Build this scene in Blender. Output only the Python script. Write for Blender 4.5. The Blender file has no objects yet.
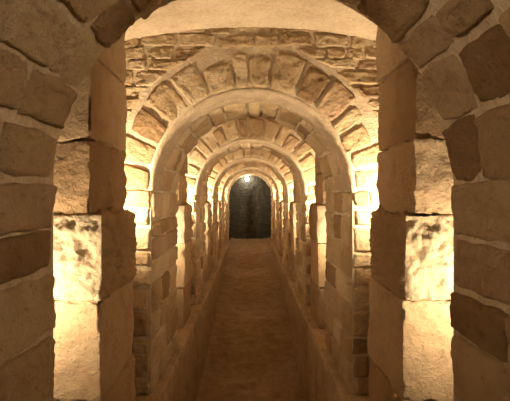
import bpy, bmesh, math, random
from mathutils import Vector, noise

W=0.8; ZS=1.62; T=1.15; HW=1.25; PERIOD=2.82; F0=3.37; EYE=1.56
LEDGE=0.71
scene=bpy.context.scene
scene.view_settings.view_transform='Standard'

# ------------------------------------------------------------ materials
def nodes(name):
    m=bpy.data.materials.new(name); m.use_nodes=True
    nt=m.node_tree; b=nt.nodes['Principled BSDF']
    b.inputs['Roughness'].default_value=0.95
    b.inputs['Specular IOR Level'].default_value=0.1
    return m,nt,b
def noise_tex(nt,scale,detail=6,rough=0.6,co=None):
    n=nt.nodes.new('ShaderNodeTexNoise'); n.inputs['Scale'].default_value=scale
    n.inputs['Detail'].default_value=detail; n.inputs['Roughness'].default_value=rough
    if co: nt.links.new(co,n.inputs['Vector'])
    return n
def ramp(nt,fac,stops):
    r=nt.nodes.new('ShaderNodeValToRGB'); e=r.color_ramp.elements
    while len(e)<len(stops): e.new(0.5)
    for i,(p,c) in enumerate(stops):
        e[i].position=p; e[i].color=(*c,1)
    nt.links.new(fac,r.inputs['Fac']); return r
def mix(nt,kind,fac,a,b):
    m=nt.nodes.new('ShaderNodeMix'); m.data_type='RGBA'; m.blend_type=kind
    if isinstance(fac,(int,float)): m.inputs[0].default_value=fac
    else: nt.links.new(fac,m.inputs[0])
    for v,i in ((a,6),(b,7)):
        if isinstance(v,tuple): m.inputs[i].default_value=(*v,1)
        else: nt.links.new(v,m.inputs[i])
    return m.outputs[2]
def bump(nt,b,hs,strength=1.0):
    prev=None
    for h,d in hs:
        bp=nt.nodes.new('ShaderNodeBump'); bp.inputs['Distance'].default_value=d
        bp.inputs['Strength'].default_value=strength
        nt.links.new(h,bp.inputs['Height'])
        if prev: nt.links.new(prev,bp.inputs['Normal'])
        prev=bp.outputs[0]
    nt.links.new(prev,b.inputs['Normal'])
def stone_mat(name,stops,bumpd=0.012,dirt=0.5):
    m,nt,b=nodes(name)
    tc=nt.nodes.new('ShaderNodeTexCoord'); co=tc.outputs['Object']
    at=nt.nodes.new('ShaderNodeAttribute'); at.attribute_name='tone'
    r=ramp(nt,at.outputs['Fac'],stops)
    n1=noise_tex(nt,5,8,0.65,co); n2=noise_tex(nt,34,8,0.7,co); n3=noise_tex(nt,95,5,0.65,co)
    r1=ramp(nt,n1.outputs['Fac'],[(0.3,(0.66,0.54,0.42)),(0.52,(1,1,1)),(0.8,(1.0,0.95,0.85))])
    r2=ramp(nt,n2.outputs['Fac'],[(0.30,(0.35,0.25,0.17)),(0.42,(1,1,1))])
    c=mix(nt,'MULTIPLY',dirt,r.outputs[0],r1.outputs[0])
    c=mix(nt,'MULTIPLY',dirt,c,r2.outputs[0])
    nt.links.new(c,b.inputs['Base Color'])
    v=nt.nodes.new('ShaderNodeTexVoronoi'); v.inputs['Scale'].default_value=35
    nt.links.new(co,v.inputs['Vector'])
    bump(nt,b,[(n1.outputs['Fac'],bumpd*2),(n2.outputs['Fac'],bumpd*2.0),(v.outputs['Distance'],bumpd*0.5),(n3.outputs['Fac'],bumpd*1.2)])
    return m
STOPS=[(0.0,(0.30,0.19,0.095)),(0.15,(0.44,0.30,0.16)),(0.5,(0.53,0.385,0.215)),(0.85,(0.62,0.475,0.29)),(1.0,(0.46,0.305,0.18))]
M_STONE=stone_mat('limestone_rubble',STOPS,0.013,0.55)
M_BLOCK=stone_mat('limestone_block',[(0,(0.36,0.235,0.125)),(0.5,(0.46,0.32,0.18)),(1,(0.54,0.395,0.24))],0.010,0.5)
M_ROUGH=stone_mat('limestone_hewn',[(0,(0.54,0.42,0.265)),(1,(0.60,0.485,0.32))],0.010,0.2)

def plain_mat(name,ca,cb,scale,bd,fine=60):
    m,nt,b=nodes(name)
    tc=nt.nodes.new('ShaderNodeTexCoord'); co=tc.outputs['Object']
    n1=noise_tex(nt,scale,8,0.65,co); n2=noise_tex(nt,fine,6,0.65,co)
    r=ramp(nt,n1.outputs['Fac'],[(0.3,ca),(0.7,cb)])
    r2=ramp(nt,n2.outputs['Fac'],[(0.25,(0.55,0.48,0.4)),(0.55,(1,1,1))])
    nt.links.new(mix(nt,'MULTIPLY',0.6,r.outputs[0],r2.outputs[0]),b.inputs['Base Color'])
    bump(nt,b,[(n1.outputs['Fac'],bd*2),(n2.outputs['Fac'],bd)])
    return m
M_MORTAR=plain_mat('lime_mortar',(0.42,0.32,0.205),(0.60,0.49,0.34),6,0.012)
M_BAND=plain_mat('arch_render',(0.29,0.21,0.13),(0.46,0.355,0.23),7,0.012,45)
M_CEIL=plain_mat('vault_plaster',(0.42,0.32,0.205),(0.56,0.45,0.31),3,0.010,40)
M_CURB=plain_mat('curb_render',(0.27,0.185,0.105),(0.45,0.335,0.205),5,0.010,40)
M_FLOOR=plain_mat('gravel_floor',(0.21,0.14,0.08),(0.36,0.255,0.15),6,0.014,60)
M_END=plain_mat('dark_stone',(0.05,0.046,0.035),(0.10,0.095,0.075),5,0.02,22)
M_METAL,nt,b=nodes('lamp_metal'); b.inputs['Base Color'].default_value=(0.03,0.03,0.03,1); b.inputs['Roughness'].default_value=0.5
def emis(name,col,s):
    m,nt,b=nodes(name); b.inputs['Base Color'].default_value=(0.8,0.8,0.8,1)
    b.inputs['Emission Color'].default_value=(*col,1); b.inputs['Emission Strength'].default_value=s
    return m
M_BULB=emis('warm_lamp_glass',(1,0.75,0.5),4)
M_BULBW=emis('cool_lamp_glass',(1,0.97,0.88),60)

# ------------------------------------------------------------ mesh builder
class B:
    def __init__(s): s.v=[];s.f=[];s.t=[];s.m=[];s.sm=[]
    def stone(s,quad,fn,H,n,rng,mi=0,round_=0.07,rough=0.008,skew=1.0,wob=0.011):
        tone=rng.random(); base=len(s.v)
        off=Vector((rng.random()*50,rng.random()*50,rng.random()*50))
        tilt=(rng.uniform(-1,1)*0.008,rng.uniform(-1,1)*0.008)
        H=H*rng.uniform(0.7,1.3)
        q=[(a+rng.uniform(-.013,.013)*skew,c+rng.uniform(-.012,.012)*skew) for a,c in quad]
        for j in range(n+1):
            for i in range(n+1):
                a=-1+2*i/n; c=-1+2*j/n
                a=math.copysign(abs(a)**0.62,a); c=math.copysign(abs(c)**0.62,c)
                m=max(abs(a),abs(c))
                A=a*math.sqrt(1-round_*c*c); C=c*math.sqrt(1-round_*a*a)
                u=(A+1)/2; w=(C+1)/2
                x=(q[0][0]*(1-u)+q[1][0]*u)*(1-w)+(q[3][0]*(1-u)+q[2][0]*u)*w
                y=(q[0][1]*(1-u)+q[1][1]*u)*(1-w)+(q[3][1]*(1-u)+q[2][1]*u)*w
                p=Vector((x,y,0))
                nv=noise.noise_vector(p*10+off)+noise.noise_vector(p*30+off)*.35
                x+=nv.x*wob; y+=nv.y*wob
                k=1-m**16
                h=(H+noise.noise(p*7+off)*rough*1.4+noise.noise(p*20+off)*rough*1.3+noise.noise(p*45+off)*rough*1.0+tilt[0]*a+tilt[1]*c)*k-0.008*(1-k)
                s.v.append(fn(x,y,h)); s.t.append(tone)
        for j in range(n):
            for i in range(n):
                k=base+j*(n+1)+i
                s.f.append((k,k+1,k+n+2,k+n+1)); s.m.append(mi); s.sm.append(True)
    def poly(s,pts,mi,sm=False):
        k=len(s.v); s.v+= [tuple(p) for p in pts]; s.t+=[0.5]*len(pts)
        s.f.append(tuple(range(k,k+len(pts)))); s.m.append(mi); s.sm.append(sm)
    def mesh(s,name,mats):
        me=bpy.data.meshes.new(name); me.from_pydata(s.v,[],s.f)
        for m in mats: me.materials.append(m)
        me.polygons.foreach_set('material_index',s.m); me.polygons.foreach_set('use_smooth',s.sm)
        at=me.attributes.new('tone','FLOAT','POINT'); at.data.foreach_set('value',s.t)
        me.update(); return me
def obj(name,me,loc=(0,0,0),parent=None):
    o=bpy.data.objects.new(name,me); scene.collection.objects.link(o); o.location=loc
    if parent: o.parent=parent
    return o

def courses(a,b,lo,hi,rng):
    r=[a]
    while r[-1]<b-lo*0.7: r.append(r[-1]+rng.uniform(lo,hi))
    k=(b-a)/(r[-1]-a)
    return [a+(x-a)*k for x in r]

def arch_mesh(seed,n):
    rng=random.Random(seed); g=B(); G=0.006
    ZT=3.05; WW=HW
    L=ZS*2+math.pi*W
    def path(s,r=W):
        if s<ZS: return (-r,s)
        if s>ZS+math.pi*W: return (r,L-s)
        t=(s-ZS)/W; return (-math.cos(t)*r,ZS+math.sin(t)*r)
    ss=[0,ZS*.33,ZS*.66]+[ZS+math.pi*W*i/48 for i in range(49)]+[L-ZS*.66,L-ZS*.33,L]
    inner=[path(x) for x in ss]
    outer=[]
    for x,z in inner:
        if z<=ZS: outer.append((math.copysign(WW,x),z))
        else:
            dx,dz=x,z-ZS
            k=min(WW/max(abs(dx),1e-6),(ZT-ZS)/max(dz,1e-6))
            outer.append((dx*k,ZS+dz*k))
    for i in range(len(ss)-1):
        a,b2,c,d=inner[i],inner[i+1],outer[i+1],outer[i]
        g.poly([(p[0],0,p[1]) for p in (a,b2,c,d)],1)
        g.poly([(p[0],T,p[1]) for p in (d,c,b2,a)],1)
        g.poly([(a[0],0,a[1]),(a[0],T,a[1]),(b2[0],T,b2[1]),(b2[0],0,b2[1])],1,True)
    for y in (0,T):
        for sx in (-1,1):
            for i in range(len(ss)-1):
                c,d=outer[i+1],outer[i]
                if (abs(abs(c[0])-WW)<1e-6)!=(abs(abs(d[0])-WW)<1e-6) and c[0]*sx>0:
                    g.poly([(c[0],y,c[1]),(d[0],y,d[1]),(sx*WW,y,ZT)],1)
    NB=120; cols=[(-.004,-.006),(.0,.010),(.02,.022),(.08,.026),(.14,.024),(.2,.026),(.26,.026),(.35,.022),(.38,.0)]
    b0=len(g.v)
    for i in range(NB+1):
        t=math.pi*i/NB
        for y,h in cols:
            w=noise.noise(Vector((t*5,y*9,seed)))*.012+noise.noise(Vector((t*17,y*20,seed)))*.009
            r=W-h-w*(1 if h>0 else .3)
            g.v.append((-math.cos(t)*r,y+w*(1 if y>.3 else .3),ZS+math.sin(t)*r)); g.t.append(.5)
    C=len(cols)
    for i in range(NB):
        for j in range(C-1):
            k=b0+i*C+j; g.f.append((k,k+1,k+C+1,k+C)); g.m.append(2); g.sm.append(True)
    for side in (0,1):
        if side==0: fn=lambda x,z,h:(x,-h,z)
        else: fn=lambda x,z,h:(x,T+h,z)
        angs=courses(0.0,math.pi,0.13,0.27,rng)
        pol=lambda u,v,h:fn(-math.cos(u)*v,ZS+math.sin(u)*v,h)
        RO=1.12
        for a0,a1 in zip(angs,angs[1:]):
            ro=RO+rng.uniform(-.09,.03)
            g.stone([(a0+G*1.8,W+.014),(a1-G*1.8,W+.014),(a1-G*1.3,ro-G),(a0+G*1.3,ro-G)],pol,0.018,n,rng,0,0.14,.008,1,.008)
        rows=courses(0.0,ZS,0.09,0.2,rng)
        for z0,z1 in zip(rows,rows[1:]):
            for sx in (-1,1):
                xs=courses(W+.004,WW,0.14,0.36,rng)
                for x0,x1 in zip(xs,xs[1:]):
                    g.stone([(sx*(x0+G*.6),z0+G),(sx*(x1-G),z0+G),(sx*(x1-G),z1-G),(sx*(x0+G*.6),z1-G)],fn,0.022,n,rng)
        rows=courses(ZS,2.98,0.06,0.13,rng)
        RB=RO+.02
        for z0,z1 in zip(rows,rows[1:]):
            xi0=math.sqrt(max(RB**2-(z0-ZS)**2,0)); xi1=math.sqrt(max(RB**2-(z1-ZS)**2,0))
            if xi0<0.25:
                xs=courses(-WW,WW,0.14,0.38,rng)
                for x0,x1 in zip(xs,xs[1:]):
                    g.stone([(x0+G,z0+G),(x1-G,z0+G),(x1-G,z1-G),(x0+G,z1-G)],fn,0.016,n,rng)
            else:
                for sx in (-1,1):
                    if WW-xi0<0.05: continue
                    xs=courses(xi0,WW,0.13,0.32,rng)
                    for j,(x0,x1) in enumerate(zip(xs,xs[1:])):
                        xt=x0
                        if j==0: xt=max(xi1,xi0-0.14)
                        g.stone([(sx*(x0+G),z0+G),(sx*(x1-G),z0+G),(sx*(x1-G),z1-G),(sx*(xt+G),z1-G)],fn,0.016,n,rng)
    def sf(y,s,h):
        x,z=path(s,W-h)
        return (x,y,z)
    rows=courses(0,ZS,0.13,0.28,rng)+courses(ZS,L-ZS,0.13,0.24,rng)[1:]+courses(L-ZS,L,0.13,0.28,rng)[1:]
    for s0,s1 in zip(rows,rows[1:]):
        jamb=s1<=ZS+.01 or s0>=L-ZS-.01
        ys=courses(0.004,T-.004,0.24,0.55,rng) if jamb else courses(0.39,T-.004,0.2,0.40,rng)
        for y0,y1 in zip(ys,ys[1:]):
            g.stone([(y0+G*.8,s0+G),(y1-G*.8,s0+G),(y1-G*.8,s1-G),(y0+G*.8,s1-G)],sf,0.024 if jamb else 0.020,n,rng,0,0.07 if jamb else .14)
    return g.mesh('stone_arch_wall',[M_STONE,M_MORTAR,M_BAND])

meshes=[arch_mesh(14,24),arch_mesh(5,18),arch_mesh(8,10),arch_mesh(31,10)]
fronts=[F0+PERIOD*k for k in range(-2,5)]
for i,y in enumerate(fronts):
    me=meshes[0] if i==1 else meshes[1] if i==2 else meshes[2+i%2]
    obj('stone_arch_wall',me,(0,y,0))
Y0=fronts[0]; YEND=fronts[-1]+T

# ------------------------------------------------------------ pilasters
HEI=[0,0.49,1.02,1.47,1.87,2.33,2.72]
def pilaster(sx,seed,cuts=44):
    rng=random.Random(seed); g=B()
    for bi in range(len(HEI)-1):
        z0,z1=HEI[bi]+.003,HEI[bi+1]-.003
        xin=W+(0.0 if z1<1.5 else 0.055)+rng.uniform(-.012,.008)
        xo=HW-.002
        y0=rng.uniform(-.015,.008); y1=0.65+rng.uniform(-.012,.012)
        rough=bi==2; amp=0.040 if rough else (0.014 if bi!=3 else 0.024); fr=9 if rough else 5
        off=Vector((seed*3.1,bi*7.7,0)); tone=rng.random()
        c=Vector(((xin+xo)/2,(y0+y1)/2,(z0+z1)/2)); hs=Vector(((xo-xin)/2,(y1-y0)/2,(z1-z0)/2))
        nn=cuts
        for ax in range(3):
            for sg in (-1,1):
                if ax==0 and sg==1: continue
                b0=len(g.v); u,v=[a for a in range(3) if a!=ax]
                for j in range(nn+1):
                    for i in range(nn+1):
                        d=[0,0,0]; d[ax]=sg; d[u]=-1+2*i/nn; d[v]=-1+2*j/nn
                        p=Vector((d[0]*hs.x,d[1]*hs.y,d[2]*hs.z)); r=0.008
                        q=Vector([max(-hs[k]+r,min(hs[k]-r,p[k])) for k in range(3)])
                        dd=p-q
                        nrm=dd.normalized() if dd.length>1e-9 else Vector((0,0,0))
                        p=q+nrm*r+c
                        f=noise.fractal(p*fr+off,0.7,2.2,6)*amp
                        corner=sum(1 for k in range(3) if abs(dd[k])>r*.5)
                        if corner>1: f-=max(0,noise.noise(p*11+off*2)-.05)*0.06
                        if rough: f+=noise.noise(p*26+off)*0.014+0.014
                        edge=min(1,min(hs[k]-abs(d[k]*hs[k]) for k in (u,v))/0.04) if rough else 1
                        p=p+nrm*f*(0.3+0.7*edge)
                        p.x=min(p.x,xo)
                        g.v.append((sx*p.x,p.y,p.z)); g.t.append(tone)
                for j in range(nn):
                    for i in range(nn):
                        k=b0+j*(nn+1)+i
                        g.f.append((k,k+1,k+nn+2,k+nn+1)); g.m.append(1 if rough and ax==1 else 0); g.sm.append(True)
    x0,x1=sx*(W+.12),sx*(HW-.001); y0,y1=.08,.57
    for ya in (y0,y1): g.poly([(x0,ya,0),(x1,ya,0),(x1,ya,2.80),(x0,ya,2.80)],2)
    g.poly([(x0,y0,0),(x0,y1,0),(x0,y1,2.80),(x0,y0,2.80)],2)
    return g.mesh('stone_pilaster',[M_BLOCK,M_ROUGH,M_MORTAR])
pm={(-1,0):pilaster(-1,3),(1,0):pilaster(1,4),(-1,1):pilaster(-1,6,12),(1,1):pilaster(1,7,12)}
POFF=2.24-(F0-PERIOD+T)
cham=[y+T for y in fronts[:-1]]
for i,c in enumerate(cham):
    for sx in (-1,1):
        obj('stone_pilaster',pm[(sx,0 if i==1 else 1)],(0,c+POFF,0))

# ------------------------------------------------------------ side walls
def side_wall(sx,seed):
    rng=random.Random(seed); g=B()
    ya,yb=Y0,YEND
    x=sx*HW; xo=sx*(HW+.3)
    for xx in (x,xo): g.poly([(xx,ya,-1.5),(xx,yb,-1.5),(xx,yb,3.2),(xx,ya,3.2)],1)
    g.poly([(x,ya,-1.5),(xo,ya,-1.5),(xo,ya,3.2),(x,ya,3.2)],1)
    g.poly([(x,ya,3.2),(xo,ya,3.2),(xo,yb,3.2),(x,yb,3.2)],1)
    fn=lambda y,z,h:(x-sx*h,y,z)
    for c in cham:
        rows=courses(0,2.72,0.13,0.22,rng)
        for z0,z1 in zip(rows,rows[1:]):
            for (p,q) in ((c,c+POFF),(c+POFF+.65,c+PERIOD-T)):
                g.stone([(p+.02,z0+.007),(q-.02,z0+.007),(q-.02,z1-.007),(p+.02,z1-.007)],fn,0.018,6,rng)
    return g.mesh('wall',[M_STONE,M_MORTAR])
obj('wall_left',side_wall(-1,21)); obj('wall_right',side_wall(1,22))

# ------------------------------------------------------------ ceiling
g=B(); N=24
cz=lambda x:2.91-0.11*x*x
for i in range(N):
    a=-HW+2*HW*i/N; b2=-HW+2*HW*(i+1)/N
    g.poly([(a,Y0,cz(a)),(b2,Y0,cz(b2)),(b2,YEND,cz(b2)),(a,YEND,cz(a))],0,True)
    g.poly([(a,Y0,3.2),(b2,Y0,3.2),(b2,YEND,3.2),(a,YEND,3.2)],0)
obj('ceiling',g.mesh('ceiling',[M_CEIL]))

# ------------------------------------------------------------ floor and curbs
def fz(y): return max(-1.2,0.05-0.117*(15.8-y))
g=B(); ny=300; nx=30
for j in range(ny+1):
    y=Y0+(YEND-Y0)*j/ny
    for i in range(nx+1):
        x=-LEDGE-.02+2*(LEDGE+.02)*i/nx
        g.v.append((x,y,fz(y)+noise.fractal(Vector((x*4,y*4,0)),.7,2,5)*0.018+0.04*(abs(x)/LEDGE)**6)); g.t.append(.5)
for j in range(ny):
    for i in range(nx):
        k=j*(nx+1)+i; g.f.append((k,k+1,k+nx+2,k+nx+1)); g.m.append(0); g.sm.append(True)
obj('floor',g.mesh('floor',[M_FLOOR]))
for nm,sx in (('curb_left',-1),('curb_right',1)):
    g=B(); prof=[(LEDGE,-1.4),(LEDGE,-1.1),(LEDGE,-.8),(LEDGE,-.5),(LEDGE,-.25),(LEDGE,-.1),(LEDGE,-.01),(LEDGE+.006,-.002),(LEDGE+.015,0.0),(LEDGE+.09,0),(HW-.03,0.0),(HW-.002,0)]
    segs=300
    for j in range(segs+1):
        y=Y0+(YEND-Y0)*j/segs
        for x,z in prof:
            w=noise.fractal(Vector((x*3,y*3,z*3+sx*5)),.8,2,4)*0.012
            g.v.append((sx*min(HW-.002,x+w),y,z+(w*.6 if z>-1 else 0))); g.t.append(.5)
    P=len(prof)
    for j in range(segs):
        for i in range(P-1):
            k=j*P+i; g.f.append((k,k+1,k+P+1,k+P)); g.m.append(0); g.sm.append(True)
    obj(nm,g.mesh(nm,[M_CURB]))

# ------------------------------------------------------------ end walls
def slab(name,y0,y1,mat,x=HW+.3,z0=-1.5,z1=3.2):
    bm=bmesh.new(); bmesh.ops.create_cube(bm,size=1)
    for v in bm.verts: v.co=Vector((v.co.x*2*x,(y0+y1)/2+v.co.y*(y1-y0),(z0+z1)/2+v.co.z*(z1-z0)))
    me=bpy.data.meshes.new(name); bm.to_mesh(me); me.materials.append(mat); return obj(name,me)
slab('wall_back',Y0-.2,Y0,M_MORTAR)
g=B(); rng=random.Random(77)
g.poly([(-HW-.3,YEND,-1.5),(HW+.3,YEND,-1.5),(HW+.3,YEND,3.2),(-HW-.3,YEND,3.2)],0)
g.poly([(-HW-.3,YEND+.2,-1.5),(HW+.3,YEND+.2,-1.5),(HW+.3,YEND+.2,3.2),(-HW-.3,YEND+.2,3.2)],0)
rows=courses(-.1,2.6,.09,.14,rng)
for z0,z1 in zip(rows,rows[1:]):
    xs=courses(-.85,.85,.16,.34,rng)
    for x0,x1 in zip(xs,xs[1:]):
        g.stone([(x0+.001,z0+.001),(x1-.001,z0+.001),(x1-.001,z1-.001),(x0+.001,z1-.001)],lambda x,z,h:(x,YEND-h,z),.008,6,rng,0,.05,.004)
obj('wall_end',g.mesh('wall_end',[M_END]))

# ------------------------------------------------------------ lamps
def lamp_meshes(r,glass):
    bm=bmesh.new()
    bmesh.ops.create_cone(bm,cap_ends=True,segments=24,radius1=r,radius2=r*.92,depth=r*.35)
    for v in bm.verts: v.co.z+=r*.17
    me=bpy.data.meshes.new('lamp_base'); bm.to_mesh(me); me.materials.append(M_METAL)
    bm=bmesh.new(); bmesh.ops.create_uvsphere(bm,u_segments=20,v_segments=12,radius=r*.8)
    for v in bm.verts: v.co.z=max(v.co.z,0)*.8+r*.34
    m2=bpy.data.meshes.new('lamp_globe'); bm.to_mesh(m2); m2.materials.append(glass)
    for p in m2.polygons: p.use_smooth=True
    return me,m2
LM=lamp_meshes(0.05,M_BULB); LW=lamp_meshes(0.09,M_BULBW)
def lamp(name,loc,axis,meshes,energy,col,off,aim=None,size=0.08):
    e=bpy.data.objects.new(name,None); scene.collection.objects.link(e); e.location=loc
    q=Vector(axis).to_track_quat('Z','Y'); e.rotation_euler=q.to_euler()
    obj('base',meshes[0],parent=e); obj('globe',meshes[1],parent=e)
    if aim:
        l=bpy.data.lights.new('bulb','AREA'); l.shape='DISK'; l.size=size
        lo=obj('bulb',l,(0,0,off),parent=e)
        lo.rotation_euler=(q.inverted()@Vector(aim).to_track_quat('-Z','Y')).to_euler()
    else:
        l=bpy.data.lights.new('bulb','POINT'); l.shadow_soft_size=.03
        lo=obj('bulb',l,(0,0,off),parent=e)
    l.energy=energy; l.color=col
    return e
WARM=(1.0,0.80,0.55)
for i,c in enumerate(cham):
    for sx in (-1,1):
        lamp('unseen_fill_lamp',(sx*1.17,c+.025,1.05),(0,1,0),LM,21 if i else 4,WARM,.075,(sx*.1,1,.35))
        if i: lamp('unseen_fill_lamp',(sx*1.12,c+POFF+.67,1.45),(0,1,0),LM,44,WARM,.075,(-sx*.12,1,.7))
        else: lamp('unseen_fill_lamp',(sx*1.12,c+POFF+.67,1.95),(0,1,0),LM,25,WARM,.075,(-sx*.9,1,1.2))  # unseen pair beside the camera, added and tilted upward to brighten the near soffit
lamp('end_wall_lamp',(-.12,YEND-.02,2.26),(0,-1,0),LW,18,(1,.93,.8),.16)

w=bpy.data.worlds.new('world'); scene.world=w; w.use_nodes=True
w.node_tree.nodes['Background'].inputs[0].default_value=(0.02,0.012,0.006,1)
w.node_tree.nodes['Background'].inputs[1].default_value=0.2

cam=bpy.data.cameras.new('camera'); co=bpy.data.objects.new('camera',cam); scene.collection.objects.link(co)
cam.sensor_width=36; cam.lens=30; cam.shift_x=0.010; cam.shift_y=-0.005; cam.clip_start=0.02
co.location=(-0.014,0,EYE); co.rotation_euler=(math.pi/2,0,0)
scene.camera=co
